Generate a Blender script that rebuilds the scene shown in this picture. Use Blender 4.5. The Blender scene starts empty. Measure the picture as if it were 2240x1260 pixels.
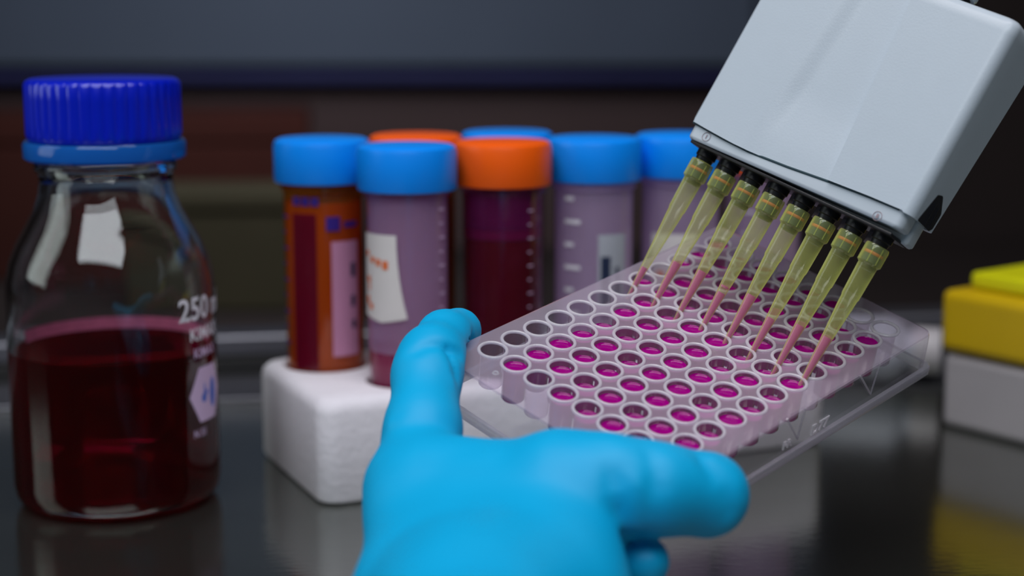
import bpy, bmesh, math, random
import numpy as np
from mathutils import Matrix, Vector
R_ = random.Random(7)
PI = math.pi
SC = bpy.context.scene
COL = SC.collection
MM = 0.001

# ------------------------------------------------------------------ camera, world, lights, exposure
FPX = 3685.08; PITCH = math.radians(10); CAMZ = 173.0
cs, sn = math.cos(PITCH), math.sin(PITCH)
cam_d = bpy.data.cameras.new('camera'); cam = bpy.data.objects.new('camera', cam_d); COL.objects.link(cam)
cam.location = (0, 0, CAMZ * MM); cam.rotation_euler = (PI/2 - PITCH, 0, 0)
cam_d.sensor_width = 36; cam_d.lens = FPX / 2240 * 36
cam_d.clip_start = 0.01; cam_d.clip_end = 20
cam_d.dof.use_dof = True; cam_d.dof.focus_distance = 0.478; cam_d.dof.aperture_fstop = 6.2
SC.camera = cam
w = bpy.data.worlds.new('world'); SC.world = w; w.use_nodes = True
w.node_tree.nodes['Background'].inputs[0].default_value = (0.55, 0.62, 0.8, 1)
w.node_tree.nodes['Background'].inputs[1].default_value = 0.045
def area(name, loc, tgt, sx, sy, power, col=(1, 1, 1)):
    l = bpy.data.lights.new(name, 'AREA'); l.shape = 'RECTANGLE'; l.size = sx; l.size_y = sy; l.energy = power; l.color = col
    o = bpy.data.objects.new(name, l); COL.objects.link(o); o.location = loc
    o.rotation_euler = (Vector(tgt) - Vector(loc)).to_track_quat('-Z', 'Y').to_euler(); return o
area('cabinet_lamp', (0.0, 0.30, 1.0), (0, 0.52, 0.05), 1.0, 0.25, 6.0, (1.0, 0.95, 0.97))
area('room_light', (-0.10, -0.45, 1.15), (0, 0.5, 0.08), 1.3, 0.5, 11.0, (0.90, 0.95, 1.0))
area('side_window_light', (-0.75, 0.42, 0.38), (-0.1, 0.55, 0.08), 0.34, 0.45, 1.1, (0.9, 1.0, 0.98))
area('background_fill', (-0.16, 0.98, 0.25), (-0.16, 1.34, 0.13), 0.25, 0.05, 1.1, (0.85, 0.92, 1.0))  # added fill light, gives the far cabinet and wall a soft falloff
SC.view_settings.view_transform = 'Standard'; SC.view_settings.look = 'None'
SC.view_settings.exposure = 0.0; SC.view_settings.gamma = 1.0; SC.view_settings.use_curve_mapping = False
SC.cycles.transparent_max_bounces = 48; SC.cycles.max_bounces = 20; SC.cycles.transmission_bounces = 16
SC.cycles.sample_clamp_indirect = 6.0; SC.cycles.caustics_reflective = True

# ------------------------------------------------------------------ coordinate helpers (mm)
def cam2w(p):
    x, y, z = p
    return Vector((x, -sn*y + cs*z, CAMZ - cs*y - sn*z))
def camdir(p):
    x, y, z = p
    return Vector((x, -sn*y + cs*z, -cs*y - sn*z))
def px(u, v, d): return cam2w(((u-1120)/FPX*d, (v-630)/FPX*d, d))
PR = np.array([[0.70757213, 0.70248503, -0.07652755], [-0.31360794, 0.40922246, 0.85684715], [0.63323909, -0.58228152, 0.50985929]])
PT = (-5.30405594, 17.34248789, 466.29395007)

# ------------------------------------------------------------------ materials
def newmat(name):
    m = bpy.data.materials.new(name); m.use_nodes = True; nt = m.node_tree
    for n in list(nt.nodes): nt.nodes.remove(n)
    out = nt.nodes.new('ShaderNodeOutputMaterial'); return m, nt, out
def L(nt, a, b): nt.links.new(a, b)
def pbr(name, col, rough=0.5, metal=0, trans=0, ior=1.45, var=0.08, nscale=60, bump=0.0, bscale=400, spec=0.5, coat=0, sss=0, stretch=None):
    m, nt, out = newmat(name); b = nt.nodes.new('ShaderNodeBsdfPrincipled')
    b.inputs['Roughness'].default_value = rough; b.inputs['Metallic'].default_value = metal
    b.inputs['Transmission Weight'].default_value = trans; b.inputs['IOR'].default_value = ior
    b.inputs['Specular IOR Level'].default_value = spec; b.inputs['Coat Weight'].default_value = coat
    if sss:
        b.inputs['Subsurface Weight'].default_value = sss; b.inputs['Subsurface Radius'].default_value = (0.5, 0.5, 0.5); b.inputs['Subsurface Scale'].default_value = 0.004
    tc = nt.nodes.new('ShaderNodeTexCoord'); mp = nt.nodes.new('ShaderNodeMapping'); L(nt, tc.outputs['Object'], mp.inputs[0])
    if stretch: mp.inputs['Scale'].default_value = stretch
    nz = nt.nodes.new('ShaderNodeTexNoise'); nz.inputs['Scale'].default_value = nscale; nz.inputs['Detail'].default_value = 4
    L(nt, mp.outputs[0], nz.inputs['Vector'])
    mx = nt.nodes.new('ShaderNodeMix'); mx.data_type = 'RGBA'
    mx.inputs['A'].default_value = (*[c*(1-var) for c in col], 1); mx.inputs['B'].default_value = (*[min(1, c*(1+var)) for c in col], 1)
    L(nt, nz.outputs['Fac'], mx.inputs['Factor']); L(nt, mx.outputs['Result'], b.inputs['Base Color'])
    if bump:
        n2 = nt.nodes.new('ShaderNodeTexNoise'); n2.inputs['Scale'].default_value = bscale; n2.inputs['Detail'].default_value = 3
        L(nt, mp.outputs[0], n2.inputs['Vector'])
        bp = nt.nodes.new('ShaderNodeBump'); bp.inputs['Strength'].default_value = bump; bp.inputs['Distance'].default_value = 0.001
        L(nt, n2.outputs['Fac'], bp.inputs['Height']); L(nt, bp.outputs[0], b.inputs['Normal'])
    L(nt, b.outputs[0], out.inputs[0]); return m
def thin(name, tint, body, clear=0.7, rough=0.08, ior=1.45, transl=0.5, var=0.1, nscale=80, edge=None):
    """thin clear or cloudy plastic sheet: see-through share, cloudy share and a Fresnel gloss"""
    m, nt, out = newmat(name)
    tr = nt.nodes.new('ShaderNodeBsdfTransparent'); tr.inputs[0].default_value = (*tint, 1)
    df = nt.nodes.new('ShaderNodeBsdfDiffuse'); df.inputs[0].default_value = (*body, 1)
    tl = nt.nodes.new('ShaderNodeBsdfTranslucent'); tl.inputs[0].default_value = (*body, 1)
    m1 = nt.nodes.new('ShaderNodeMixShader'); m1.inputs[0].default_value = transl; L(nt, df.outputs[0], m1.inputs[1]); L(nt, tl.outputs[0], m1.inputs[2])
    nz = nt.nodes.new('ShaderNodeTexNoise'); nz.inputs['Scale'].default_value = nscale; tc = nt.nodes.new('ShaderNodeTexCoord'); L(nt, tc.outputs['Object'], nz.inputs['Vector'])
    mr = nt.nodes.new('ShaderNodeMapRange'); mr.inputs['To Min'].default_value = clear*(1-var); mr.inputs['To Max'].default_value = min(1, clear*(1+var)); L(nt, nz.outputs['Fac'], mr.inputs['Value'])
    cl = mr.outputs[0]
    if edge is not None:
        l2 = nt.nodes.new('ShaderNodeLayerWeight'); l2.inputs['Blend'].default_value = 0.5
        p2 = nt.nodes.new('ShaderNodeMath'); p2.operation = 'POWER'; p2.inputs[1].default_value = 1.7; L(nt, l2.outputs['Facing'], p2.inputs[0])
        e2 = nt.nodes.new('ShaderNodeMix'); L(nt, p2.outputs[0], e2.inputs['Factor']); L(nt, mr.outputs[0], e2.inputs['A']); e2.inputs['B'].default_value = edge
        cl = e2.outputs['Result']
        t2 = nt.nodes.new('ShaderNodeMix'); t2.data_type = 'RGBA'; L(nt, p2.outputs[0], t2.inputs['Factor']); t2.inputs['A'].default_value = (*[1-(1-c)*0.22 for c in tint], 1); t2.inputs['B'].default_value = (*[c**1.5 for c in tint], 1)
        L(nt, t2.outputs['Result'], tr.inputs[0])
    m2 = nt.nodes.new('ShaderNodeMixShader'); L(nt, cl, m2.inputs[0]); L(nt, m1.outputs[0], m2.inputs[1]); L(nt, tr.outputs[0], m2.inputs[2])
    gl = nt.nodes.new('ShaderNodeBsdfGlossy'); gl.inputs['Roughness'].default_value = rough
    lw = nt.nodes.new('ShaderNodeLayerWeight'); lw.inputs['Blend'].default_value = 0.5
    pw = nt.nodes.new('ShaderNodeMath'); pw.operation = 'POWER'; pw.inputs[1].default_value = 5; L(nt, lw.outputs['Facing'], pw.inputs[0])
    f0 = ((ior-1)/(ior+1))**2
    fr = nt.nodes.new('ShaderNodeMath'); fr.operation = 'MULTIPLY_ADD'; fr.inputs[1].default_value = 0.9-f0; fr.inputs[2].default_value = f0; L(nt, pw.outputs[0], fr.inputs[0])
    m3 = nt.nodes.new('ShaderNodeMixShader'); L(nt, fr.outputs[0], m3.inputs[0]); L(nt, m2.outputs[0], m3.inputs[1]); L(nt, gl.outputs[0], m3.inputs[2])
    L(nt, m3.outputs[0], out.inputs[0]); return m
def glass(name, col=(1, 1, 1), rough=0.0, ior=1.47):
    m, nt, out = newmat(name); g = nt.nodes.new('ShaderNodeBsdfGlass')
    g.inputs['Color'].default_value = (*col, 1); g.inputs['Roughness'].default_value = rough; g.inputs['IOR'].default_value = ior
    L(nt, g.outputs[0], out.inputs[0]); return m

M = {}
M['bench'] = pbr('brushed_steel_bench', (0.25, 0.265, 0.24), 0.15, 0.95, var=0.10, nscale=40, bump=0.05, bscale=500, stretch=(0.3, 1, 1))
M['steel'] = pbr('satin_steel', (0.22, 0.22, 0.25), 0.45, 1.0, var=0.1, nscale=30)
M['dark_wall'] = pbr('dark_back_wall', (0.017, 0.0125, 0.012), 0.9, nscale=4, var=0.3, spec=0.1)
M['gasket'] = pbr('black_gasket', (0.01, 0.01, 0.01), 0.6)
M['brown_panel'] = pbr('dull_brown_panel', (0.034, 0.022, 0.022), 0.9, nscale=3, var=0.35, spec=0.1)
M['blue_grey'] = pbr('blue_grey_paint', (0.030, 0.038, 0.056), 0.7, spec=0.2, nscale=3, var=0.35)
M['red_brown'] = pbr('red_brown_card', (0.022, 0.0055, 0.004), 0.9, spec=0.1, nscale=6, var=0.4)
M['olive'] = pbr('olive_card', (0.026, 0.022, 0.013), 0.9, spec=0.1, nscale=10, var=0.3)
M['navy'] = pbr('navy_binding', (0.012, 0.012, 0.04), 0.6, spec=0.1, nscale=10, var=0.2)
M['foam'] = pbr('white_foam', (0.74, 0.72, 0.78), 0.75, var=0.05, nscale=150, bump=0.35, bscale=350, sss=0.15)
M['blue_cap'] = pbr('sky_blue_polythene', (0.0, 0.27, 1.0), 0.38, var=0.05)
M['orange_cap'] = pbr('orange_polythene', (0.95, 0.115, 0.001), 0.4, var=0.05)
M['royal_cap'] = pbr('royal_blue_polypropylene', (0.0, 0.010, 0.48), 0.3, var=0.05, coat=0.2)
M['pour_ring'] = thin('translucent_blue_pour_ring', (0.15, 0.45, 0.9), (0.02, 0.22, 0.75), 0.3, 0.1)
M['glass'] = glass('bottle_glass', (0.97, 0.98, 0.98))
M['red_media'] = glass('red_culture_medium', (0.50, 0.0, 0.035), 0.02, 1.34)
_m = M['red_media']; _nt = _m.node_tree; _g = [n for n in _nt.nodes if n.type == 'BSDF_GLASS'][0]; _o = [n for n in _nt.nodes if n.type == 'OUTPUT_MATERIAL'][0]
_t = _nt.nodes.new('ShaderNodeBsdfTranslucent'); _t.inputs[0].default_value = (0.60, 0.0, 0.06, 1)
_x = _nt.nodes.new('ShaderNodeMixShader'); _x.inputs[0].default_value = 0.24; L(_nt, _g.outputs[0], _x.inputs[1]); L(_nt, _t.outputs[0], _x.inputs[2]); L(_nt, _x.outputs[0], _o.inputs[0])
M['froth'] = pbr('pink_froth', (0.75, 0.16, 0.32), 0.5, var=0.35, nscale=250)
M['white_print'] = pbr('white_enamel_print', (0.75, 0.72, 0.80), 0.5, var=0.1, nscale=300)
M['lilac_print'] = pbr('lilac_enamel_print', (0.62, 0.45, 0.68), 0.5, var=0.1)
M['blue_print'] = pbr('blue_enamel_print', (0.04, 0.12, 0.55), 0.5)
M['navy_print'] = pbr('dark_blue_ink', (0.03, 0.01, 0.20), 0.5)
M['orange_print'] = pbr('orange_ink', (0.75, 0.16, 0.04), 0.6)
M['dark_ink'] = pbr('dark_ink', (0.01, 0.02, 0.06), 0.6)
M['paper'] = pbr('white_paper_label', (0.70, 0.66, 0.66), 0.8, var=0.06, nscale=90)
M['pink_paper'] = pbr('pinkish_paper_label', (0.50, 0.22, 0.36), 0.8, var=0.06)
M['tube'] = thin('milky_tube_plastic', (0.95, 0.90, 0.97), (0.86, 0.64, 0.95), 0.48, 0.15, transl=0.5, edge=0.4)
M['tube_clear'] = thin('clear_tube_plastic', (0.98, 0.93, 0.97), (0.45, 0.08, 0.25), 0.95, 0.08, transl=0.5)
M['amber'] = thin('amber_solution', (0.80, 0.20, 0.01), (0.95, 0.20, 0.001), 0.28, 0.1, transl=0.5)
M['amber_tube'] = thin('amber_tube_plastic', (0.95, 0.60, 0.22), (0.60, 0.20, 0.02), 0.72, 0.12)
M['crimson_panel'] = thin('crimson_scale_panel', (0.45, 0.03, 0.06), (0.22, 0.008, 0.04), 0.4, 0.2)
M['dark_red'] = thin('dark_red_solution', (0.22, 0.0, 0.01), (0.16, 0.0, 0.002), 0.25, 0.08, ior=1.2, edge=0.2)
M['magenta_sol'] = thin('magenta_solution', (0.62, 0.02, 0.22), (0.55, 0.01, 0.16), 0.3, 0.08)
M['film'] = thin('magenta_wet_film', (0.65, 0.15, 0.45), (0.40, 0.01, 0.25), 0.65, 0.08)
M['plum_sol'] = thin('plum_solution', (0.45, 0.02, 0.20), (0.30, 0.006, 0.12), 0.30, 0.08)
M['plate'] = thin('clear_polystyrene_deck', (0.97, 0.91, 0.97), (0.74, 0.64, 0.78), 0.62, 0.10, 1.5, 0.35, 0.12, 60)  # pink tint includes the magenta light bounced up from the wells
M['plate_wall'] = thin('clear_polystyrene_wall', (0.96, 0.95, 0.97), (0.70, 0.68, 0.75), 0.86, 0.05, 1.5, 0.4)
M['well_wall'] = thin('clear_polystyrene_well', (0.93, 0.88, 0.94), (0.72, 0.62, 0.74), 0.80, 0.04, 1.55, 0.5)
M['rim'] = thin('moulded_rim', (0.97, 0.96, 0.98), (0.92, 0.91, 0.95), 0.52, 0.08, 1.6, 0.3)
M['plate_solid'] = thin('clear_polystyrene_bar', (0.97, 0.96, 0.98), (0.60, 0.58, 0.66), 0.72, 0.06, 1.6, 0.4, edge=0.3)
M['well_liquid'] = thin('magenta_reagent', (0.70, 0.03, 0.58), (0.68, 0.001, 0.44), 0.28, 0.03, 1.34, 0.5)
M['tip'] = thin('yellow_tip_plastic', (0.95, 0.97, 0.66), (0.95, 1.0, 0.34), 0.80, 0.10, 1.5, 0.5, 0.03, edge=0.0)
M['tip_liquid'] = thin('pink_reagent', (0.80, 0.16, 0.72), (0.80, 0.08, 0.72), 0.25, 0.2, 1.2, 0.5)
M['pip'] = pbr('pale_grey_abs', (0.455, 0.52, 0.585), 0.33, var=0.02, nscale=200, bump=0.04, bscale=1500)
M['pip_lip'] = pbr('pale_grey_abs_lip', (0.50, 0.56, 0.62), 0.38, var=0.02)
M['pip_dark'] = pbr('black_slot_plastic', (0.012, 0.013, 0.02), 0.4)
M['seam_shade'] = pbr('seam_shadow_teal', (0.02, 0.05, 0.065), 0.6)
M['black'] = pbr('matt_black_plastic', (0.006, 0.006, 0.008), 0.4)
M['nozzle'] = pbr('dark_green_grey_nozzle', (0.020, 0.048, 0.050), 0.35)
M['oring'] = pbr('orange_seal', (0.50, 0.12, 0.04), 0.5)
M['comb'] = pbr('pinkish_grey_ejector', (0.34, 0.25, 0.28), 0.5)
M['glove'] = pbr('blue_nitrile', (0.0, 0.385, 0.72), 0.5, var=0.07, nscale=45, bump=0.10, bscale=140, spec=0.35)
M['yellow'] = pbr('yellow_box_plastic', (0.60, 0.40, 0.004), 0.4, var=0.06)
M['lemon'] = pbr('lemon_rack_plastic', (0.66, 0.66, 0.005), 0.4, var=0.06)
M['white_pl'] = pbr('white_box_plastic', (0.42, 0.40, 0.42), 0.4, var=0.06)
M['frost'] = pbr('frosted_white_plastic', (0.38, 0.40, 0.46), 0.5, var=0.1)

# ------------------------------------------------------------------ mesh helpers
class MB:
    def __init__(s): s.v = []; s.f = []; s.m = []
    def add(s, v, f, mi=0, X=None):
        o = len(s.v)
        s.v += [tuple(X @ Vector(p)) if X else tuple(p) for p in v]
        s.f += [tuple(i+o for i in q) for q in f]; s.m += [mi]*len(f); return s
    def box(s, x0, x1, y0, y1, z0, z1, mi=0, X=None):
        v = [(x, y, z) for z in (z0, z1) for y in (y0, y1) for x in (x0, x1)]
        return s.add(v, [(0, 2, 3, 1), (4, 5, 7, 6), (0, 1, 5, 4), (2, 6, 7, 3), (0, 4, 6, 2), (1, 3, 7, 5)], mi, X)
    def lathe(s, prof, seg=48, mi=0, X=None, a0=0, a1=2*PI, rfun=None):
        v = []; f = []; rings = []; full = abs(a1-a0-2*PI) < 1e-6; n = seg if full else seg+1
        for r, z in prof:
            if r < 1e-6: rings.append([len(v)]); v.append((0, 0, z))
            else:
                rings.append(list(range(len(v), len(v)+n)))
                for k in range(n):
                    a = a0+(a1-a0)*k/seg; rr = r*(rfun(a, z) if rfun else 1)
                    v.append((rr*math.cos(a), rr*math.sin(a), z))
        for A, B in zip(rings, rings[1:]):
            if len(A) == 1 and len(B) == 1: continue
            for k in range(seg):
                k2 = (k+1) % n if full else k+1
                if len(A) == 1: f.append((A[0], B[k2], B[k]))
                elif len(B) == 1: f.append((A[k], A[k2], B[0]))
                else: f.append((A[k], A[k2], B[k2], B[k]))
        return s.add(v, f, mi, X)
    def tube(s, a, b, r0, r1=None, seg=12, mi=0):
        r1 = r0 if r1 is None else r1; a = Vector(a); b = Vector(b); d = b-a
        X = Matrix.Translation(a) @ d.to_track_quat('Z', 'Y').to_matrix().to_4x4()
        return s.lathe([(0, 0), (r0, 0), (r1, d.length), (0, d.length)], seg, mi, X)
    def build(s, name, mats, parent=None, smooth=True, bevel=0, bseg=3, autos=True, loc=None, rot=None, mat4=None):
        me = bpy.data.meshes.new(name); me.from_pydata([(x*MM, y*MM, z*MM) for x, y, z in s.v], [], s.f)
        mats = mats if isinstance(mats, (list, tuple)) else [mats]
        for q in mats: me.materials.append(q)
        me.polygons.foreach_set('material_index', s.m)
        bm = bmesh.new(); bm.from_mesh(me); bmesh.ops.recalc_face_normals(bm, faces=bm.faces[:]); bm.to_mesh(me); bm.free()
        if smooth:
            me.polygons.foreach_set('use_smooth', [True]*len(me.polygons))
            if autos: me.set_sharp_from_angle(angle=math.radians(40))
        me.update()
        o = bpy.data.objects.new(name, me); COL.objects.link(o)
        if parent: o.parent = parent
        if loc is not None: o.location = [c*MM for c in loc]
        if rot is not None: o.rotation_euler = rot
        if mat4 is not None: o.matrix_world = mat4
        if bevel:
            md = o.modifiers.new('bevel', 'BEVEL'); md.width = bevel*MM; md.segments = bseg; md.limit_method = 'ANGLE'; md.angle_limit = math.radians(40)
            md.harden_normals = False
        return o
def tag(o, label=None, cat=None, group=None, kind=None):
    if label: o['label'] = label
    if cat: o['category'] = cat
    if group: o['group'] = group
    if kind: o['kind'] = kind
    return o
def thing(name, label, cat, loc=(0, 0, 0), rotz=0, group=None, frame=None):
    o = bpy.data.objects.new(name, None); COL.objects.link(o); o.empty_display_size = 0.01
    if frame is not None: o.matrix_world = frame
    else: o.location = [c*MM for c in loc]; o.rotation_euler = (0, 0, rotz)
    return tag(o, label, cat, group)
def frame(origin, ex, ey, ez):
    m = Matrix((ex, ey, ez)).transposed().to_4x4(); m.translation = Vector(origin)*MM; return m
def text_mesh(s, size, extr=0.0):
    cu = bpy.data.curves.new('lettering', 'FONT'); cu.body = s; cu.size = size; cu.align_x = 'CENTER'; cu.align_y = 'CENTER'; cu.extrude = extr; cu.offset = size*0.015; cu.resolution_u = 3
    o = bpy.data.objects.new('lettering', cu); COL.objects.link(o)
    dg = bpy.context.evaluated_depsgraph_get(); me = o.evaluated_get(dg).to_mesh()
    v = [tuple(p.co) for p in me.vertices]; f = [tuple(p.vertices) for p in me.polygons]
    o.evaluated_get(dg).to_mesh_clear(); bpy.data.objects.remove(o); bpy.data.curves.remove(cu)
    return v, f
def wrap(v, r, a0, z0, dz=0.06):
    return [((r+dz+z)*math.sin(a0+x/r), -(r+dz+z)*math.cos(a0+x/r), z0+y) for x, y, z in v]
def patch(r, a0, a1, z0, z1, n=16, edge=None, m=1):
    """curved sheet on a cylinder, angles measured from -Y (towards the camera) to +X"""
    v = []; f = []
    for j in range(m+1):
        for k in range(n+1):
            t = k/n; a = a0+(a1-a0)*t; z = z0+(z1-z0)*j/m
            if edge: a, z = edge(a, z, t, j/m)
            v.append((r*math.sin(a), -r*math.cos(a), z))
    for j in range(m):
        for k in range(n):
            i = j*(n+1)+k; f.append((i, i+1, i+n+2, i+n+1))
    return v, f
def rounded_loop(pts, radii, seg=5):
    out = []; n = len(pts)
    for i in range(n):
        p = Vector(pts[i]); a = (Vector(pts[i-1])-p); b = (Vector(pts[(i+1) % n])-p); r = radii[i]
        if r <= 0: out.append(tuple(p)); continue
        a.normalize(); b.normalize(); ang = a.angle(b); t = r/math.tan(ang/2)
        c = p+(a+b).normalized()*(r/math.sin(ang/2)); s0 = p+a*t-c; s1 = p+b*t-c
        for k in range(seg+1):
            d = s0.lerp(s1, k/seg).normalized()*r; out.append(tuple(c+d))
    return out

# ------------------------------------------------------------------ setting
def struct(mb, name, mat, **k): return tag(mb.build(name, mat, **k), kind='structure')
bench = struct(MB().box(-650, 650, 120, 735, -20, 0), 'floor', M['bench'], bevel=1.0)
bench['label'] = 'polished dark stainless steel work surface'
# rear ledge of the work surface, running slightly askew
X = Matrix.Translation((0, 760, 0)) @ Matrix.Rotation(math.radians(9), 4, 'Z')
struct(MB().box(-700, 700, -40, 4, -20, 1.6, X=X), 'trim_1', M['steel'], bevel=0.6)
struct(MB().box(-700, 700, 4, 22, -20, 9, X=X), 'trim_2', M['gasket'], bevel=0.6)
struct(MB().box(-700, 700, 8, 30, 9.2, 19, X=X), 'trim_3', M['steel'], bevel=1.5)
struct(MB().box(-1500, 1500, 800, 1400, -60, -30), 'floor_back', M['dark_wall'])
struct(MB().box(-1500, 1500, 1400, 1440, -60, 1200), 'wall_back', M['dark_wall'])
struct(MB().box(-700, 200, 1344, 1360, -60, 140), 'trim_4', M['brown_panel'], bevel=2)
# things far behind
def simple_box(name, label, cat, cx, cy, z0, sx, sy, sz, rz, mat, lid=None):
    t = thing(name, label, cat, (cx, cy, z0), rz)
    MB().box(-sx/2, sx/2, -sy/2, sy/2, 0, sz*0.82).build('body', mat, t, bevel=3)
    MB().box(-sx/2-2, sx/2+2, -sy/2-2, sy/2+2, sz*0.82+0.5, sz).build('lid', lid or mat, t, bevel=3)
    return t
t = thing('wall_cabinet', 'blue-grey metal cabinet blurred high in the background at upper left', 'cabinet', (-150, 1330, 112))
MB().box(-380, 400, 0, 68, 0, 420).build('body', M['blue_grey'], t, bevel=4)
for i in range(2): 
    d = MB().box((-376, 342)[i], (338, 398)[i], -10, -1, 4, 416).build('door', M['blue_grey'], t, bevel=2)
    MB().tube((325+i*30, -16, 190), (325+i*30, -16, 250), 3).build('handle', M['steel'], d)
MB().box(-380, 400, -12, 66, -10, -1).build('base_trim', M['navy'], t, bevel=2)
simple_box('carton', 'dark red-brown carton blurred behind the blue-capped bottle', 'carton', -275, 1230, -30, 250, 90, 118, 0.1, M['red_brown'])
simple_box('storage_box', 'olive-brown box blurred in the background between bottle and tubes', 'box', -185, 1090, -30, 120, 60, 78, 0.05, M['olive'])

# ------------------------------------------------------------------ reagent bottle
def bottle():
    bp = px(262, 1083, 586); bx, by = bp.x, bp.y
    t = thing('reagent_bottle', 'glass reagent bottle half full of dark red medium with ribbed royal blue screw cap', 'bottle', (bx, by, 0), 0.0)
    outer = [(0, 2.2), (20, 2.0), (27, 0.6), (30, 0.1), (32.5, 1.2), (34.3, 4), (35, 8), (35, 72), (34.6, 78), (33.2, 84), (30.6, 90), (27.2, 96), (24.4, 101), (22.6, 106), (22.0, 110), (22.2, 113), (23.4, 114.2), (23.4, 117), (20.5, 117.5), (20.5, 138)]
    inner = [(18.4, 138), (18.4, 112), (19.6, 106), (22.0, 100.5), (25, 95), (28.6, 89), (31.2, 83), (32.6, 77), (33, 71), (33, 9), (32, 6), (29, 4.3), (20, 4.0), (0, 4.3)]
    MB().lathe(outer+inner, 96).build('body', M['glass'], t, autos=False)
    liq = [(0, 4.0), (20, 3.7), (29.2, 4.0), (32.3, 5.9), (33.3, 9), (33.3, 54.0), (32.4, 53.0), (31, 52.6), (0, 52.5)]
    MB().lathe(liq, 96).build('liquid', M['red_media'], t, autos=False)
    MB().lathe([(32.7, 53.3), (32.85, 57.3), (32.5, 57.5), (32.2, 53.1)], 60, a0=math.radians(8), a1=math.radians(172)).build('froth_ring', M['froth'], t)['label'] = 'pink froth line at the liquid surface'
    ribs = 40
    def rf(a, z): return 1+0.022*(1 if z < 142.8 and z > 126 else 0)*(abs(math.cos(a*ribs/2))**0.7-0.6)
    cap = MB().lathe([(21.2, 124.2), (24.8, 124.2), (25.3, 125), (25.4, 126.4), (25.4, 130), (25.4, 138), (25.4, 142.6), (24.9, 143.8), (23.8, 144.4), (0, 144.4), (0, 143.4), (21.2, 143.2), (21.2, 124.2)], 320, rfun=rf)
    cap.build('cap', M['royal_cap'], t)
    MB().lathe([(21.5, 117.8), (26.0, 117.9), (26.7, 118.6), (26.8, 123.0), (26.1, 124.0), (23.6, 124.0), (23.6, 118.4), (21.5, 117.8)], 96).build('pour_ring', M['pour_ring'], t)['label'] = 'translucent blue pouring ring below the cap'
    a = math.radians(68)
    v, f = text_mesh('250 ml', 10.8); MB().add(wrap(v, 35, a+0.12, 68.8), f).build('volume_lettering', M['white_print'], t)
    v, f = text_mesh('KIMAX', 6.2); MB().add(wrap(v, 35, a+0.10, 60.3), f).build('lettering', M['white_print'], t)
    v, f = text_mesh('KIMAX', 4.6); MB().add(wrap(v, 35, a+0.08, 53.8), f).build('lettering', M['lilac_print'], t)
    v, f = text_mesh('N 51', 3.6); MB().add(wrap(v, 35, a-0.05, 26.5), f).build('lettering', M['lilac_print'], t)
    hexa = [(0, 0)]+[(10.5*math.cos(q*PI/3), 10.8*math.sin(q*PI/3)) for q in range(6)]
    v = []; f = []; n = 8
    for q in range(6):
        b0 = len(v); p1 = hexa[1+q]; p2 = hexa[1+(q+1) % 6]
        for i in range(n+1):
            for j in range(n+1-i):
                v.append((p1[0]*i/n+p2[0]*j/n, p1[1]*i/n+p2[1]*j/n, 0))
        idx = lambda i, j: b0+sum(n+1-k for k in range(i))+j
        for i in range(n):
            for j in range(n-i):
                f.append((idx(i, j), idx(i+1, j), idx(i, j+1)))
                if j < n-i-1: f.append((idx(i+1, j), idx(i+1, j+1), idx(i, j+1)))
    em = MB().add(wrap(v, 35, a+0.10, 39.5), f).build('emblem', M['lilac_print'], t); em['label'] = 'pale lilac hexagonal emblem'
    def blob(cx, cy, rx, ry):
        vv = [(cx, cy, 0.05)]+[(cx+rx*math.cos(q*PI/8), cy+ry*math.sin(q*PI/8), 0.05) for q in range(16)]
        return wrap(vv, 35, a+0.10, 39.5), [(0, 1+q, 1+(q+1) % 16) for q in range(16)]
    mb = MB()
    for c in [(-2.6, -1.2, 1.5, 1.7), (-2.2, 1.8, .5, 2.0), (3.5, -0.5, 2.2, 5.2), (-1.0, 0.4, .8, 1.0)]: mb.add(*blob(*c))
    mb.build('emblem_mark', M['blue_print'], em)
    return t
bottle()

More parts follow.
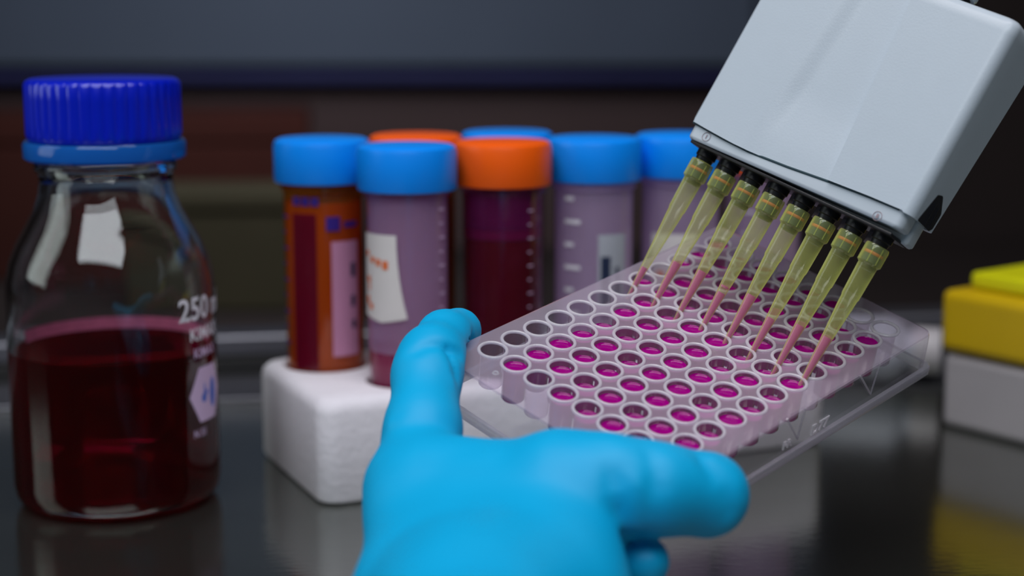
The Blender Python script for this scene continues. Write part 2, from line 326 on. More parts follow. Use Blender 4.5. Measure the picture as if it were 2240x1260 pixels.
# ------------------------------------------------------------------ foam rack with sockets
U = Vector((0.912, 0.410, 0)); V = Vector((-0.410, 0.912, 0)); FC = Vector((-64.4, 550, 0))
RA = math.atan2(U.y, U.x); FH = 37.0; FL = 205.0; FD = 77.0
sock = [(39.5, 20), (76, 20), (112.5, 20), (149, 20), (185.5, 20), (20.5, 56.5), (57, 56.5), (94, 56.5), (131, 56.5), (167.5, 56.5)]
rack = thing('foam_tube_rack', 'white polystyrene foam rack holding the capped tubes on the steel bench', 'rack', FC, RA)
def foam():
    bm = bmesh.new()
    zt = FH
    ol = rounded_loop([(0, 0), (FL, 0), (FL, FD), (0, FD)], [7, 7, 7, 7], 6)
    cen = Vector((FL/2, FD/2))
    def ring(off, z):
        r = []
        for x, y in ol:
            d = (Vector((x, y))-cen); fx = (FL/2-off)/(FL/2); fy = (FD/2-off)/(FD/2)
            r.append(bm.verts.new((cen.x+d.x*fx, cen.y+d.y*fy, z)))
        return r
    prof = [(2.5, 0), (0.8, 0.8), (0, 2.5), (0, zt-5), (0.6, zt-2.6), (2.2, zt-0.8), (4.5, zt)]
    rs = [ring(*p) for p in prof]; n = len(ol)
    for A, B in zip(rs, rs[1:]):
        for k in range(n): bm.faces.new((A[k], A[(k+1) % n], B[(k+1) % n], B[k]))
    bm.faces.new(list(reversed(rs[0])))
    loops = [rs[-1]]; S = 32
    for cx, cy in sock:
        H = []
        for z in (zt, zt-0.8, 4.5):
            rr = 15.6 if z == zt else 15.1
            H.append([bm.verts.new((cx+rr*math.cos(2*PI*k/S), cy+rr*math.sin(2*PI*k/S), z)) for k in range(S)])
        for A, B in zip(H, H[1:]):
            for k in range(S): bm.faces.new((A[k], B[k], B[(k+1) % S], A[(k+1) % S]))
        bm.faces.new(H[-1]); loops.append(H[0])
    edges = []
    for lp in loops:
        for k in range(len(lp)):
            e = bm.edges.get((lp[k], lp[(k+1) % len(lp)])) or bm.edges.new((lp[k], lp[(k+1) % len(lp)])); edges.append(e)
    bmesh.ops.triangle_fill(bm, use_beauty=True, use_dissolve=False, edges=edges)
    bmesh.ops.recalc_face_normals(bm, faces=bm.faces[:])
    for v in bm.verts: v.co *= MM
    me = bpy.data.meshes.new('block'); bm.to_mesh(me); bm.free(); me.materials.append(M['foam'])
    me.polygons.foreach_set('use_smooth', [True]*len(me.polygons)); me.set_sharp_from_angle(angle=math.radians(35))
    o = bpy.data.objects.new('block', me); COL.objects.link(o); o.parent = rack
foam()

# ------------------------------------------------------------------ 50 ml tubes
ZB = 4.6
def tube(u, v, label, capm, zoff=0, level=0, liq=None, wall='tube', extras=()):
    p = FC+U*u+V*v
    t = thing('centrifuge_tube', label, 'tube', (p.x, p.y, ZB+zoff), 0, 'screw-capped tubes standing in the foam rack')
    MB().lathe([(0, 0), (3, 0.6), (13.2, 14), (14.1, 16), (14.4, 112)], 48).build('body', M[wall], t)
    def rf(a, z): return 1+(0.008*(abs(math.cos(a*36))-0.5) if 101 < z < 114 else 0)
    cap = MB().lathe([(14.6, 100.5), (17.1, 100.5), (17.4, 101.2), (17.4, 113.5), (16.9, 115.2), (15.6, 115.9), (0, 115.9), (0, 114.4), (14.6, 114.2), (14.6, 100.5)], 144, rfun=rf)
    cap.build('cap', M[capm], t)
    MB().lathe([(14.4, 97.5), (15.4, 97.8), (15.4, 99.4), (14.4, 99.8)], 48).build('neck_ring', M[wall], t)
    if level:
        MB().lathe([(0, 1.9), (2.4, 2.2), (12.4, 14.5), (13.1, 16.4), (13.6, level+0.8), (13.0, level), (0, level-0.2)], 48).build('liquid', M[liq], t)
    for k, e in enumerate(extras):
        nm, mt, parts = e; mb = MB()
        for pr in parts: mb.add(*patch(*pr[:5], **(pr[5] if len(pr) > 5 else {})))
        mb.build(nm, M[mt], t)
    return t
D = math.radians
def ticks(a0, da, z0, z1, n, th=0.7, r=14.62): return [(r, D(a0), D(a0+(da if k % 2 else da*0.6)), z0+(z1-z0)*k/(n-1), z0+(z1-z0)*k/(n-1)+th, dict(n=4)) for k in range(n)]
def peel(a, z, t, s): return (a+0.10*s*0-0.25*(1-s)**2*(-t), z-1.8*(1-abs(2*t-1))*(1-s))
tube(39.5, 20, 'nearest blue-capped tube, nearly empty with a little pink liquid and white label in orange ink', 'blue_cap', level=43, liq='magenta_sol', wall='tube_clear', extras=[
    ('inner_fogging', 'tube', [(13.9, D(-180), D(180), 44, 99, dict(n=48))]),
    ('label', 'paper', [(14.75, D(-74), D(-12), 57, 86, dict(n=14, m=6, edge=peel))]),
    ('label_writing', 'orange_print', [(14.9, D(-68), D(-60), 78, 80), (14.9, D(-56), D(-47), 76, 78), (14.9, D(-44), D(-36), 75, 77.5), (14.9, D(-33), D(-24), 74, 77), (14.9, D(-66), D(-57), 69, 71), (14.9, D(-62), D(-58), 66, 70.5), (14.9, D(-67), D(-60), 61, 64), (14.9, D(-60), D(-52), 59.4, 61.5)]),
    ('graduation_scale', 'lilac_print', ticks(52, 12, 40, 94, 12))])
tube_last = tube(76, 20, 'orange-capped tube of dark red liquid in the front row of the foam rack', 'orange_cap', level=82, liq='dark_red', wall='tube_clear', extras=[
    ('graduation_scale', 'lilac_print', ticks(38, 9, 38, 92, 12, 0.5))])
for z0, z1, mt, nm in ((81.9, 85.2, 'plum_sol', 'meniscus_froth'), (85.3, 98, 'film', 'wet_film')):
    o = MB().lathe([(13.9, z0), (14.1, z1)], 48).build(nm, M[mt], tube_last)
tube(112.5, 20, 'blue-capped empty tube with white tick scale, third in the front row of the rack', 'blue_cap', zoff=0, extras=[
    ('graduation_scale', 'white_print', ticks(-48, 26, 44, 94, 7, 1.5)),
    ('label', 'frost', [(14.75, D(4), D(48), 50, 82)]),
    ('label_writing', 'dark_ink', [(14.9, D(8), D(22), 51, 74), (14.9, D(30), D(36), 52, 70)])])
tube(149, 20, 'blue-capped tube behind the tips at far left with orange-marked white label', 'blue_cap', zoff=0, extras=[
    ('label', 'paper', [(14.75, D(-50), D(20), 52, 80)]),
    ('label_writing', 'orange_print', [(14.9, D(-40), D(-28), 62, 66), (14.9, D(-24), D(-10), 56, 64), (14.9, D(-6), D(8), 58, 63)])])
tube(185.5, 20, 'orange-capped empty tube mostly hidden behind the pipette tips', 'orange_cap', extras=[
    ('graduation_scale', 'white_print', ticks(-40, 20, 44, 94, 7, 0.7))])
tube(20.5, 56.5, 'blue-capped tube full of amber orange liquid at the left end of the rack', 'blue_cap', level=93, liq='amber', wall='amber_tube', extras=[
    ('scale_panel', 'crimson_panel', [(14.55, D(-42), D(-4), 33, 90)]),
    ('graduation_scale', 'navy_print', ticks(-74, 20, 36, 88, 10, 0.8)+[(14.7, D(-40), D(-28), 93, 96), (14.7, D(-25), D(-14), 93, 96), (14.7, D(-11), D(0), 93, 96), (14.7, D(10), D(30), 84, 89), (14.7, D(36), D(60), 85, 87)]),
    ('label', 'pink_paper', [(14.75, D(17), D(60), 38, 80)]),
    ('label_writing', 'dark_ink', [(14.9, D(46), D(54), 67, 72), (14.9, D(46), D(53), 56, 60), (14.9, D(47), D(54), 48, 51)])])
tube(57, 56.5, 'orange-capped tube of brownish amber liquid half hidden behind the nearest tube', 'orange_cap', level=92, liq='plum_sol', wall='amber_tube', extras=[
    ('graduation_scale', 'navy_print', ticks(20, 14, 36, 88, 10, 0.6))])
tube(94, 56.5, 'blue-capped tube of magenta liquid hidden behind the orange-capped red tube', 'blue_cap', level=95, liq='plum_sol', wall='tube_clear', extras=[
    ('graduation_scale', 'lilac_print', ticks(46, 12, 38, 92, 12, 0.5))])

# ------------------------------------------------------------------ 96-well plate
PX = camdir(PR[:, 0]).normalized(); PY = -camdir(PR[:, 1]).normalized(); PZ = PX.cross(PY).normalized()
PO = cam2w(PT)
PF = frame(PO, PX, PY, PZ)
plate = thing('microplate', 'clear 96-well plate of magenta liquid tilted in the gloved hand under the tips', 'plate', frame=PF)
ol_pts = [(-12.9, 1.0), (-5.0, 8.2), (109.6, 8.2), (109.6, -72.8), (-5.4, -72.8), (-12.9, -66)]
ol = rounded_loop(ol_pts, [1.5, 1.5, 2.5, 2.5, 1.5, 1.5], 5)
def offs(o, cx=48.4, cy=-32.3, hx=61.3, hy=40.5): return [(cx+(x-cx)*(hx+o)/hx, cy+(y-cy)*(hy+o)/hy) for x, y in ol]
def deck():
    bm = bmesh.new(); S = 24
    sq = []
    for k in range(S):
        a = 2*PI*k/S; c, s = math.cos(a), math.sin(a); q = 4.5/max(abs(c), abs(s)); sq.append((c*q, s*q))
    grid = {}
    def gv(x, y):
        key = (round(x, 3), round(y, 3))
        if key not in grid: grid[key] = bm.verts.new((x, y, 0))
        return grid[key]
    for i in range(12):
        for j in range(8):
            cx, cy = 9*i, -9*j
            inn = [bm.verts.new((cx+3.5*math.cos(2*PI*k/S), cy+3.5*math.sin(2*PI*k/S), 0)) for k in range(S)]
            out = [gv(cx+x, cy+y) for x, y in sq]
            for k in range(S): bm.faces.new((inn[k], out[k], out[(k+1) % S], inn[(k+1) % S]))
    bnd = [e for e in bm.edges if e.is_boundary and all(abs(v.co.x+4.5) < 1e-3 or abs(v.co.x-103.5) < 1e-3 or abs(v.co.y-4.5) < 1e-3 or abs(v.co.y+67.5) < 1e-3 for v in e.verts)]
    o1 = [bm.verts.new((x, y, 0)) for x, y in offs(-0.8)]; n = len(o1)
    es = [bm.edges.new((o1[k], o1[(k+1) % n])) for k in range(n)]
    bmesh.ops.triangle_fill(bm, use_beauty=True, edges=bnd+es)
    o2 = [bm.verts.new((x, y, -0.25)) for x, y in offs(-0.2)]
    o3 = [bm.verts.new((x, y, -0.9)) for x, y in offs(0)]
    for A, B in ((o1, o2), (o2, o3)):
        for k in range(n): bm.faces.new((A[k], A[(k+1) % n], B[(k+1) % n], B[k]))
    bmesh.ops.recalc_face_normals(bm, faces=bm.faces[:])
    for v in bm.verts: v.co *= MM
    me = bpy.data.meshes.new('deck'); bm.to_mesh(me); bm.free(); me.materials.append(M['plate'])
    o = bpy.data.objects.new('deck', me); COL.objects.link(o); o.parent = plate
deck()
def ringmesh(prof, closed=False):
    mb = MB(); n = len(ol); rs = [[(x, y, z) for x, y in offs(o)] for o, z in prof]
    v = [p for r in rs for p in r]; f = []
    m = len(rs)
    for j in range(m if closed else m-1):
        a = j*n; b = ((j+1) % m)*n
        for k in range(n): f.append((a+k, a+(k+1) % n, b+(k+1) % n, b+k))
    return mb.add(v, f)
ringmesh([(0, -0.95), (0.15, -4), (0.3, -11.4)]).build('skirt', M['plate_wall'], plate)
ringmesh([(0.3, -11.5), (1.5, -11.5), (1.7, -11.8), (1.7, -14.1), (1.5, -14.4), (0.3, -14.4)], True).build('base_flange', M['plate_solid'], plate)
# V-shaped ribs and raised marks on the long near side of the skirt
def on_side(u, v, y):   # photo ray -> plate coordinates on the plane row = y
    d = camdir(((u-1120)/FPX, (v-630)/FPX, 1)); c = Vector((0, 0, CAMZ)); n = PY
    s = ((PO+PY*y)-c).dot(n)/d.dot(n); q = c+d*s-PO
    return (q.dot(PX), y, q.dot(PZ))
for a, b, c in [((1882, 822), (1904, 862), (1925, 796)), ((1722, 917), (1744, 960), (1762, 893))]:
    mb = MB(); ym = -73.4
    A, B, C_ = on_side(*a, ym), on_side(*b, ym), on_side(*c, ym)
    mb.tube(A, B, 0.28, seg=8).tube(B, C_, 0.28, seg=8)
    mb.build('rib', M['plate_solid'], plate)
xa, ya, za = on_side(1793, 932, -73.3)
v, f = text_mesh('D77', 4.6, 0.2)
MB().add([(xa+x, ya-z, za+y) for x, y, z in v], f).build('raised_mark', M['rim'], plate)
xa, ya, za = on_side(1722, 972, -73.3)
v, f = text_mesh('PR', 3.6, 0.2)
MB().add([(xa+x, ya-z, za+y) for x, y, z in v], f).build('raised_mark', M['rim'], plate)
# small mark cast in the deck near the first well
MB().lathe([(0.5, 0.02), (0.75, 0.35), (1.0, 0.02)], 16, X=Matrix.Translation((-7.2, -8.5, 0))).build('orientation_mark', M['rim'], plate)
# wells
wm = MB()
wm.lathe([(3.5, 0.0), (3.42, -0.6), (3.35, -10.6), (3.0, -11.1), (0, -11.1)], 32, 0)
tor = [(3.92+0.50*math.cos(q*PI/5), 0.15+0.50*math.sin(q*PI/5)) for q in range(11)]
wm.lathe(tor, 32, 1)
well0 = wm.build('well', [M['well_wall'], M['rim']], plate); well_me = well0.data
def liq_mesh(level):
    return MB().lathe([(0, -10.95), (2.9, -10.95), (3.24, -10.5), (3.3, level+0.45), (3.0, level+0.12), (2.2, level-0.05), (0, level-0.12)], 32)
lv = [-1.4, -2.0, -2.9]; liqs = []
empty = {(i, 0) for i in range(0, 7)} | {(0, 2), (7, 7), (11, 7), (11, 6), (8, 0)}
first = True
for i in range(12):
    for j in range(8):
        if first: wl = well0; first = False
        else: wl = bpy.data.objects.new('well', well_me); COL.objects.link(wl); wl.parent = plate
        wl.location = (9*i*MM, -9*j*MM, 0)
        if (i, j) in empty: continue
        k = R_.choice([0, 0, 1, 1, 2])
        if len(liqs) < 3:
            k = len(liqs); lo = liq_mesh(lv[k]).build('liquid', M['well_liquid'], wl); liqs.append(lo.data)
        else:
            lo = bpy.data.objects.new('liquid', liqs[k]); COL.objects.link(lo); lo.parent = wl

# ------------------------------------------------------------------ multichannel pipette
W_ = camdir((0.70248503, 0.40922246, -0.58228152)).normalized()
L_ = camdir((0.48318898, -0.87493259, -0.03195883)).normalized()
N_ = W_.cross(L_).normalized()
TO = cam2w((56.74, -37.27, 501.27))
TF = frame(TO, W_, N_*-1, L_)      # local: x along the row, y to the back, z up the tips
pip = thing('multichannel_pipette', 'pale grey eight-channel pipette head held at a slant above the well plate', 'pipette', frame=TF)
def cover():
    na, nb = 150, 24
    a0, a1 = -5.8, 71.0; b0, b1 = 9.2, 68.0
    def edge_b(a): return float(np.interp(a, [-6, 0, 6.3, 11, 16.2, 23, 29.8, 37, 44, 57, 68.7, 71], [9.1, 8.6, 8.2, 7.95, 7.9, 8.2, 8.6, 9.2, 9.8, 10.5, 10.8, 10.4]))
    def sm(x): x = max(0, min(1, x)); return x*x*(3-2*x)
    def front(a, b):
        t = (b-b0)/(b1-b0); g0 = 18+5*t; g1 = 43.5-5.0*t
        c = 8.2
        d = sm((a-(g0-4.5))/9)*2.1
        if a > g1: d = d*(1-sm((a-g1+1.6)/2.0))
        return c-d*(0.45+0.55*sm((b-b0)/22))
    mb = MB(); prof = []
    # cross section (a, c): front, right rounded edge, side, back
    sec = [('f', a0+0.6+(a1-3.2-a0-0.6)*k/na) for k in range(na+1)]
    pts = []
    rows = []
    nbv = nb
    for j in range(nbv+1):
        t = j/nbv; row = []
        for kk, a in sec:
            g0 = 18+5*t; g1 = 43.5-5.0*t; xr = a1-3.2
            # columns follow the groove and the ridge
            a = float(np.interp(a, [a0, 18, 41, 45, xr], [a0+0.6*(a < a0+1), g0, g1-2.4, g1+1.2, xr]))
            eb = edge_b(a); b = eb+(b1-eb)*t; row.append((a, -front(a, b), b))
        bL = edge_b(a1); b = bL+(b1-bL)*t
        for q in range(1, 9):
            g = q/8*PI/2; row.append((a1-3.2+3.2*math.sin(g), -(8.2-3.2+3.2*math.cos(g)), b))
        cb = 9.4+0.11*(b-9); row += [(a1, 2.0, b), (a1+0.1, cb-1.2, b), (a1-1.0, cb, b), (a0+1, cb, b), (a0, cb-1, b), (a0, -6.8, b)]
        rows.append(row)
    n = len(rows[0]); v = [p for r in rows for p in r]; f = []
    for j in range(nbv):
        for k in range(n):
            f.append((j*n+k, j*n+(k+1) % n, (j+1)*n+(k+1) % n, (j+1)*n+k))
    # top: rounded shoulder then closed
    top = rows[-1]; cx = sum(p[0] for p in top)/n; cy = sum(p[1] for p in top)/n
    base = len(v)-n; prev = base
    for off, dz in ((0.5, 1.2), (1.6, 2.1), (3.2, 2.5)):
        st = len(v)
        for p in top:
            dx = (p[0]-32.6); dy = (p[1]-1.3)
            v.append((32.6+dx*(38.4-off)/38.4, 1.3+dy*(9.5-off)/9.5, p[2]+dz))
        for k in range(n): f.append((prev+k, prev+(k+1) % n, st+(k+1) % n, st+k))
        prev = st
    v.append((32.6, 1.3, b1+2.5)); c = len(v)-1
    for k in range(n): f.append((prev+k, prev+(k+1) % n, c))
    # bottom inner turn
    st = len(v)
    for p in rows[0]: v.append((32.6+(p[0]-32.6)*0.975, 1.3+(p[1]-1.3)*0.88, p[2]+0.2))
    for k in range(n): f.append((k, st+k, st+(k+1) % n, (k+1) % n))
    st2 = len(v)
    for p in rows[0]: v.append((32.6+(p[0]-32.6)*0.975, 1.3+(p[1]-1.3)*0.88, p[2]+8))
    for k in range(n): f.append((st+k, st2+k, st2+(k+1) % n, st+(k+1) % n))
    mb.add(v, f); return mb.build('cover', M['pip'], pip)
cv = cover()
mb = MB(); P_ = [(-5.2, 8.75), (0, 8.4), (6.3, 8.0), (16.2, 7.7), (29.8, 8.4), (44, 9.55), (57, 10.3), (66.5, 10.6)]
for (x0, z0), (x1, z1) in zip(P_, P_[1:]): mb.tube((x0, -7.05, z0+.15), (x1, -7.05, z1+.15), 0.38, seg=8)
mb.build('seam_shadow_strip', M['seam_shade'], pip)  # dark strip stands in for the shadow line under the cover edge
# lower housing (lip) below the cover
def prism(a0, a1, c0, c1, b0, b1, r=2.0, taper=0.0):
    lp = rounded_loop([(a0, c0), (a1, c0), (a1, c1), (a0, c1)], [r]*4, 5)
    n = len(lp); cx, cy = (a0+a1)/2, (c0+c1)/2
    v = []; lv_ = [(b0, 0.6+taper), (b0+0.5, 0.1+taper), (b0+1.0, taper), (b1, 0)]
    for b, o in lv_:
        v += [(cx+(x-cx)*(1-o/abs(a1-cx)), cy+(y-cy)*(1-o/abs(c1-cy)), b) for x, y in lp]
    f = [(j*n+k, j*n+(k+1) % n, (j+1)*n+(k+1) % n, (j+1)*n+k) for j in range(3) for k in range(n)]
    f += [tuple(reversed(range(n))), tuple(range(3*n, 4*n))]
    return v, f
lip = MB(); 
vv, ff = prism(-5.2, 69.4, -7.0, 1.0, 4.3, 12, 2.2); lip.add([(x, y, z+(0.021*(x+5) if z < 9 else 0)) for x, y, z in vv], ff).build('lower_housing', M['pip_lip'], pip)
MB().add(*prism(-4.6, 69.4, 1.2, 7.6, 3.6, 12, 1.5)).build('ejector_bar', M['pip_lip'], pip)
MB().box(-3.6, 67.6, -6.2, 6.8, 3.3, 4.25).build('underside', M['black'], pip, bevel=0.3)
for i in range(8):
    X = Matrix.Translation((9*i, 0, 0))
    MB().lathe([(0, 3.4), (3.1, 3.4), (3.1, 1.6), (2.7, 1.3), (2.5, -0.1), (0, -0.1)], 24, X=X).build('stem', M['black'], pip)
    nz = MB().lathe([(0, -0.15), (2.75, -0.15), (2.8, -5.1), (2.45, -5.4), (2.3, -7.0), (2.0, -7.3), (0, -7.3)], 32, X=X).build('nozzle', M['nozzle'], pip)
    MB().lathe([(2.83, -2.1), (2.98, -2.3), (2.98, -2.75), (2.83, -2.95)], 32, X=X).build('seal_ring', M['oring'], nz)
    MB().lathe([(2.5, -5.55), (2.66, -5.9), (2.5, -6.9), (2.1, -7.2)], 32, X=X).build('nozzle_tip', M['black'], nz)
for i in range(1, 8):
    x = 9*i-4.5+0.2
    MB().box(x-1.7, x+1.7, 2.6, 5.0, -0.4, 3.5).build('ejector_tooth', M['comb'], pip, bevel=0.25)
# slot window in the side of the cover
sl = rounded_loop([(-3.6, 10.6), (0.0, 10.5), (6.0, 10.3), (7.6, 11.5), (7.9, 16.2), (3.2, 20.4), (0.0, 19.6)], [0.4, 0.4, 0.8, 0.8, 1.5, 1.5, 0.5], 4)
v = [(70.9, c, b) for c, b in sl]+[(71.14, c, b) for c, b in sl]; n = len(sl)
slot = MB().add(v, [(k, (k+1) % n, n+(k+1) % n, n+k) for k in range(n)]+[tuple(range(n, 2*n))]).build('side_slot', M['pip_dark'], pip, smooth=False)
slot['label'] = 'black slotted window in the side'
for q in (2.2, 5.2): MB().box(71.1, 71.3, q-0.25, q+0.25, 10.9, 17.3).build('slot_bar', M['black'], slot)
# channel marks on the lip
for ch, xx in (('1', 1.2), ('8', 61.8)):
    v, f = text_mesh(ch, 1.7, 0.05)
    mb = MB().add([(xx+x, -7.24-z, 6.6+y) for x, y, z in v], f)
    mb.lathe([(1.25, 0), (1.32, 0.08), (1.4, 0)], 24, X=Matrix.Translation((xx, -7.2, 6.6)) @ Matrix.Rotation(PI/2, 4, 'X'))
    mb.build('channel_mark', M['comb'], pip)
# neck and grip going out of the frame
MB().lathe([(0, 70.2), (4.2, 70.2), (4.2, 76), (0, 76)], 40, X=Matrix.Translation((45, 3.0, 0))).build('collar', M['black'], pip)
g = MB().lathe([(0, 73.6), (5.4, 73.6), (5.9, 74.2), (5.9, 78), (5.4, 78.3), (5.4, 79), (7.5, 80), (9, 90), (11, 130), (11.5, 170), (9, 176), (0, 177)], 48, X=Matrix.Translation((45, 3.0, 0))).build('handle', M['pip'], pip)
# tips
tipc = ['leftmost', 'second from the left', 'third from the left', 'fourth from the left', 'fourth from the right', 'third from the right', 'second from the right', 'rightmost']
fr = [.225, .354, .38, .315, .39, .32, .364, .376]
tip_me = None; LT = 46.5
def rad(d):   # outer radius at distance d below the collar top
    P = [(0, 3.3), (0.5, 3.5), (5.4, 3.5), (6.0, 2.85), (15.8, 2.62), (16.3, 2.42), (19, 2.3), (27, 1.72), (38, 1.05), (46.5, 0.5)]
    for (x0, r0), (x1, r1) in zip(P, P[1:]):
        if d <= x1: return r0+(r1-r0)*(d-x0)/(x1-x0)
    return 0.5
for i in range(8):
    F = TF @ Matrix.Translation((9*i*MM, 0, 0))
    t = thing('pipette_tip', f'yellow pipette tip, {tipc[i]} of the eight, '+['holding a short pink column', 'holding pink liquid', 'holding a long magenta column', 'with a pink bubble', 'holding the longest magenta column', 'holding a pale pink column', 'holding magenta liquid', 'in front of the dark background'][i], 'pipette tip', frame=F, group='yellow tips on the multichannel pipette')
    if tip_me is None:
        ds = [0, 0.5, 2, 5.4, 6.0, 8, 12, 15.8, 16.3, 19, 19.2, 27, 38, 46.5]
        o = MB().lathe([(rad(d), -d) for d in ds]+[(0.25, -46.5)], 32).build('body', M['tip'], t); tip_me = o.data
        MB().lathe([(3.52, -0.05), (3.25, 0.2), (2.95, 0)], 32).build('rim', M['tip'], t)
        for k in range(8):
            a = k*PI/4; 
        ridge_mb = MB()
        for k in range(8):
            a = k*PI/4+0.2
            ridge_mb.tube((3.5*math.cos(a), 3.5*math.sin(a), -0.6), (3.5*math.cos(a), 3.5*math.sin(a), -5.3), 0.16, seg=6)
        rg = ridge_mb.build('collar_ridges', M['tip'], t); rg_me = rg.data
    else:
        for nm, me in (('body', tip_me), ('collar_ridges', rg_me)):
            o = bpy.data.objects.new(nm, me); COL.objects.link(o); o.parent = t
    top = LT*(1-fr[i]*0.97)-0.8
    ds = [top+(46.2-top)*k/6 for k in range(7)]
    pr = [(0, -top)]+[(max(0.15, rad(d)-0.22), -d) for d in ds]+[(0, -46.2)]
    MB().lathe(pr, 24).build('liquid', M['tip_liquid'], t)
    if i == 3: MB().lathe([(0, -29.3), (rad(29.3)-0.22, -29.3), (rad(30)-0.22, -29.9), (0, -29.9)], 24).build('bubble_film', M['tip_liquid'], t)

# ------------------------------------------------------------------ gloved hand (one continuous surface, distance field meshed with surface nets)
def hand():
    P = lambda u, v, d: np.array(px(u, v, d))
    caps = []      # (a, ra, b, rb, k)
    def chain(pts, k=5):
        for (a, ra), (b, rb) in zip(pts, pts[1:]): caps.append((a, ra, b, rb, k))
    # palm and back of hand
    wr = np.array([-7.0, 352.0, 33.0]); arm = np.array([-12.0, 150.0, 48.0])
    chain([(P(912, 1075, 424), 12.5), (P(912, 1330, 388), 13.5), (wr, 19)], 10)
    chain([(P(1060, 1130, 416), 15.5), (wr, 21)], 14)
    chain([(P(1235, 1085, 406), 14.0), (P(1190, 1330, 384), 17.5), (wr, 21)], 12)
    chain([(P(950, 1090, 420), 12), (P(1230, 1110, 408), 13)], 12)
    chain([(wr, 21), (arm, 25)], 10)
    # index finger up the left end of the plate
    chain([(P(905, 1060, 426), 11.2), (P(925, 940, 438), 9.6), (P(934, 820, 453), 8.9), (P(945, 782, 458), 8.4), (P(972, 738, 470), 7.0), (P(1003, 724, 481), 6.7)], 4)
    # thumb along the near side of the plate
    chain([(P(1225, 1070, 406), 13.5), (P(1330, 1060, 402), 11.2), (P(1430, 1070, 403), 10.4), (P(1545, 1082, 410), 10.6)], 5)
    # middle, ring and little finger curled under the palm
    n0 = len(caps)
    chain([(P(905, 1110, 436), 10), (P(930, 1120, 455), 9.2), (P(1060, 1135, 462), 8.6), (P(1130, 1140, 440), 7.6)], 4)
    chain([(P(905, 1200, 426), 10), (P(950, 1220, 448), 9.0), (P(1100, 1225, 455), 8.4), (P(1190, 1215, 434), 7.4)], 4)
    chain([(P(915, 1290, 410), 9.5), (P(1000, 1300, 434), 8.6), (P(1240, 1290, 424), 8.2), (P(1408, 1228, 408), 6.4)], 1.5)
    allp = np.array([c[0] for c in caps]+[c[2] for c in caps]); lo = allp.min(0)-30; hi = allp.max(0)+30
    h = 1.25
    lo[1] = 150
    nn = np.ceil((hi-lo)/h).astype(int)
    g = np.stack(np.meshgrid(*[lo[k]+h*np.arange(nn[k]) for k in range(3)], indexing='ij'), -1).astype(np.float32)
    D_ = None
    def seg(a, b):
        a = a.astype(np.float32); ab = (b-a).astype(np.float32); ap = g-a
        t = np.clip((ap@ab)/(ab@ab), 0, 1); return np.linalg.norm(ap-t[..., None]*ab, axis=-1), t
    for a, ra, b, rb, k in caps:
        d, t = seg(a, b); d = d-(ra+(rb-ra)*t)
        if D_ is None: D_ = d
        else:
            hh = np.clip(0.5+0.5*(D_-d)/k, 0, 1); D_ = D_+(d-D_)*hh-k*hh*(1-hh)
    # creases of the glove: grooves (+) and folds (-)
    def crease(pts, amp, wd):
        nonlocal D_
        best = None
        for a, b in zip(pts, pts[1:]):
            d, _ = seg(P(*a), P(*b)); best = d if best is None else np.minimum(best, d)
        D_ = D_+amp*np.exp(-(best/wd)**2)
    crease([(850, 905, 428), (905, 872, 424), (960, 868, 426)], 1.7, 2.0)
    crease([(846, 925, 430), (905, 895, 424)], -0.7, 1.8)
    crease([(905, 765, 446), (950, 752, 448), (1000, 775, 452)], 1.6, 1.6)
    crease([(925, 735, 456), (975, 742, 460), (1010, 770, 460)], -0.7, 1.4)
    crease([(955, 750, 455), (985, 790, 448), (1000, 830, 446)], 1.5, 1.3)
    crease([(940, 700, 464), (985, 715, 468), (1010, 745, 470)], 0.8, 1.2)
    crease([(975, 800, 446), (1005, 850, 442)], -0.5, 1.2)
    crease([(1320, 1000, 396), (1350, 1080, 388), (1340, 1150, 394)], 1.3, 2.6)
    crease([(1370, 985, 398), (1395, 1060, 390), (1385, 1140, 394)], -0.8, 2.0)
    crease([(1420, 1000, 396), (1440, 1080, 390)], 0.7, 2.0)
    crease([(1530, 1010, 402), (1585, 1060, 398), (1590, 1120, 402)], 0.9, 2.2)
    crease([(1560, 1000, 404), (1610, 1060, 404)], -0.6, 1.6)
    crease([(1385, 1186, 398), (1340, 1180, 395), (1310, 1215, 392)], 2.4, 3.0)
    crease([(860, 1150, 405), (950, 1060, 404), (1000, 1000, 410)], 0.6, 6)
    crease([(1130, 1020, 404), (1180, 1120, 396), (1170, 1230, 388)], 0.9, 8)
    crease([(1340, 1225, 392), (1400, 1215, 397), (1440, 1230, 402)], -0.5, 1.4)
    # the glove gives way where the rigid plate presses into it
    O_ = np.array(PO); rel = g-O_.astype(np.float32)
    lx, ly, lz = (rel@np.array(ax_, dtype=np.float32) for ax_ in (PX, PY, PZ))
    wd = np.where(lz < -10.8, 1.9, 0.4)
    ch = (-(lx+12.9)*0.674+(ly-1.0)*0.739)
    box_ = np.maximum.reduce([-lx-12.9-wd, lx-110-wd, ly-8.2-wd, -ly-72.8-wd, ch-wd, lz-0.8, -lz-14.6])
    D_ = np.maximum(D_, -(box_-0.8))
    D_[:, 0, :] = 1
    # surface nets
    s = D_ < 0; nx, ny, nz = D_.shape
    corners = [(i, j, k) for i in (0, 1) for j in (0, 1) for k in (0, 1)]
    sub = lambda A, c: A[c[0]:nx-1+c[0], c[1]:ny-1+c[1], c[2]:nz-1+c[2]]
    cnt = sum(sub(s, c).astype(np.int8) for c in corners); act = (cnt > 0) & (cnt < 8)
    ids = -np.ones(act.shape, int); idx = np.argwhere(act); ids[act] = np.arange(len(idx))
    acc = np.zeros((len(idx), 3)); num = np.zeros(len(idx)); I, J, K = idx.T
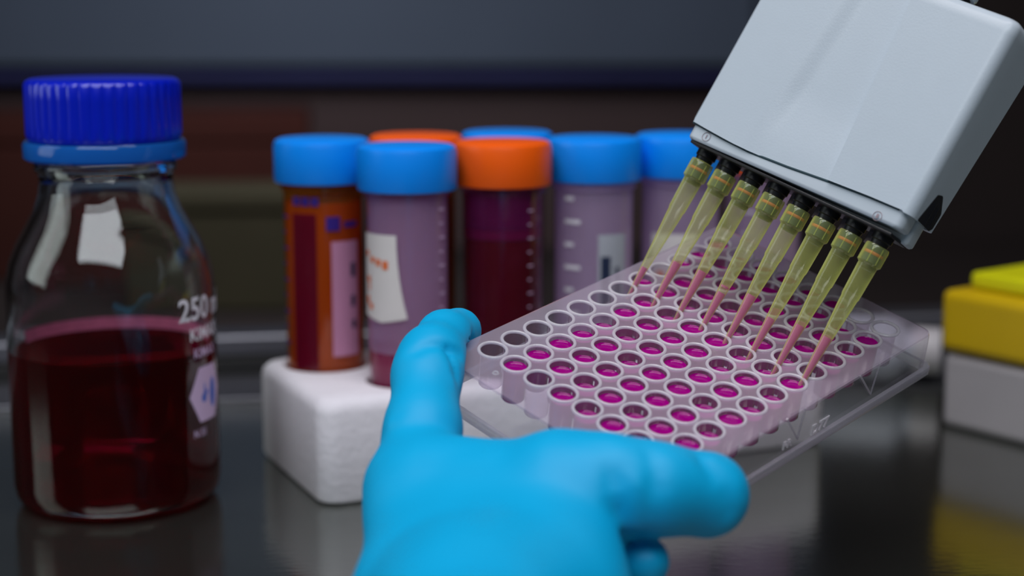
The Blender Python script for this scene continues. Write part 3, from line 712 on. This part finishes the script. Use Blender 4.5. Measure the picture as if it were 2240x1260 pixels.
    for c1 in corners:
        for ax in range(3):
            if c1[ax]: continue
            c2 = list(c1); c2[ax] = 1
            v1 = D_[I+c1[0], J+c1[1], K+c1[2]]; v2 = D_[I+c2[0], J+c2[1], K+c2[2]]
            cr = (v1 < 0) != (v2 < 0); t = np.where(cr, v1/np.where(cr, v1-v2, 1), 0)
            p = np.array(c1, float)[None, :].repeat(len(idx), 0); p[:, ax] += t
            acc[cr] += p[cr]; num[cr] += 1
    vert = (idx+acc/num[:, None])*h+lo
    faces = []
    for ax in range(3):
        sl0 = [slice(0, None)]*3; sl0[ax] = slice(0, -1); sl1 = [slice(0, None)]*3; sl1[ax] = slice(1, None)
        cr = s[tuple(sl0)] != s[tuple(sl1)]; e = np.argwhere(cr); o1, o2 = [a for a in range(3) if a != ax]
        e = e[(e[:, o1] > 0) & (e[:, o2] > 0) & (e[:, o1] < D_.shape[o1]-1) & (e[:, o2] < D_.shape[o2]-1)]
        inside = s[e[:, 0], e[:, 1], e[:, 2]]
        q = []
        for a, b in ((1, 1), (0, 1), (0, 0), (1, 0)):
            f = e.copy(); f[:, o1] -= a; f[:, o2] -= b; q.append(ids[f[:, 0], f[:, 1], f[:, 2]])
        q = np.stack(q, 1); flip = inside if ax != 1 else ~inside
        q[~flip] = q[~flip][:, ::-1]; faces.append(q)
    faces = np.concatenate(faces); faces = faces[(faces >= 0).all(1)]
    me = bpy.data.meshes.new('gloved_hand'); me.from_pydata((vert*MM).tolist(), [], faces.tolist()); me.materials.append(M['glove'])
    me.polygons.foreach_set('use_smooth', [True]*len(me.polygons)); me.update()
    bm = bmesh.new(); bm.from_mesh(me); bmesh.ops.recalc_face_normals(bm, faces=bm.faces[:]); bm.to_mesh(me); bm.free()
    o = bpy.data.objects.new('gloved_hand', me); COL.objects.link(o)
    sm = o.modifiers.new('smooth', 'SMOOTH'); sm.factor = 0.5; sm.iterations = 2
    tag(o, 'hand in a bright blue nitrile glove gripping the clear well plate between finger and thumb', 'hand')
hand()

# ------------------------------------------------------------------ yellow tip box at the right, pale bottle lying behind
def tipbox():
    a = px(2052, 932, 678); t = thing('tip_box', 'yellow-topped tip box with white base at the right edge of the bench', 'box', (171, 662, 0), math.atan2(-0.80, 0.60))
    MB().box(1.5, 88, 1.5, 118, 0, 30).build('base', M['white_pl'], t, bevel=3)
    MB().box(0, 90, 0, 120, 31, 56).build('lid', M['yellow'], t, bevel=3.5)
    MB().box(7, 84, 9, 112, 56.2, 63).build('tip_rack', M['lemon'], t, bevel=2)
tipbox()
t = thing('plastic_vial', 'small frosted white vial lying on the bench behind the right corner of the plate', 'vial', (158, 742, 15), 0)
X = Matrix.Rotation(PI/2, 4, 'Y') @ Matrix.Rotation(0.25, 4, 'X')
MB().lathe([(0, -30), (13, -30), (14.6, -28), (14.6, 12), (12, 17), (8.5, 19), (8.5, 24), (0, 24)], 40, X=X).build('body', M['frost'], t)
MB().lathe([(0, 34), (9.8, 34), (10.4, 33), (10.4, 22), (8.7, 22)], 40, X=X).build('cap', M['white_pl'], t)
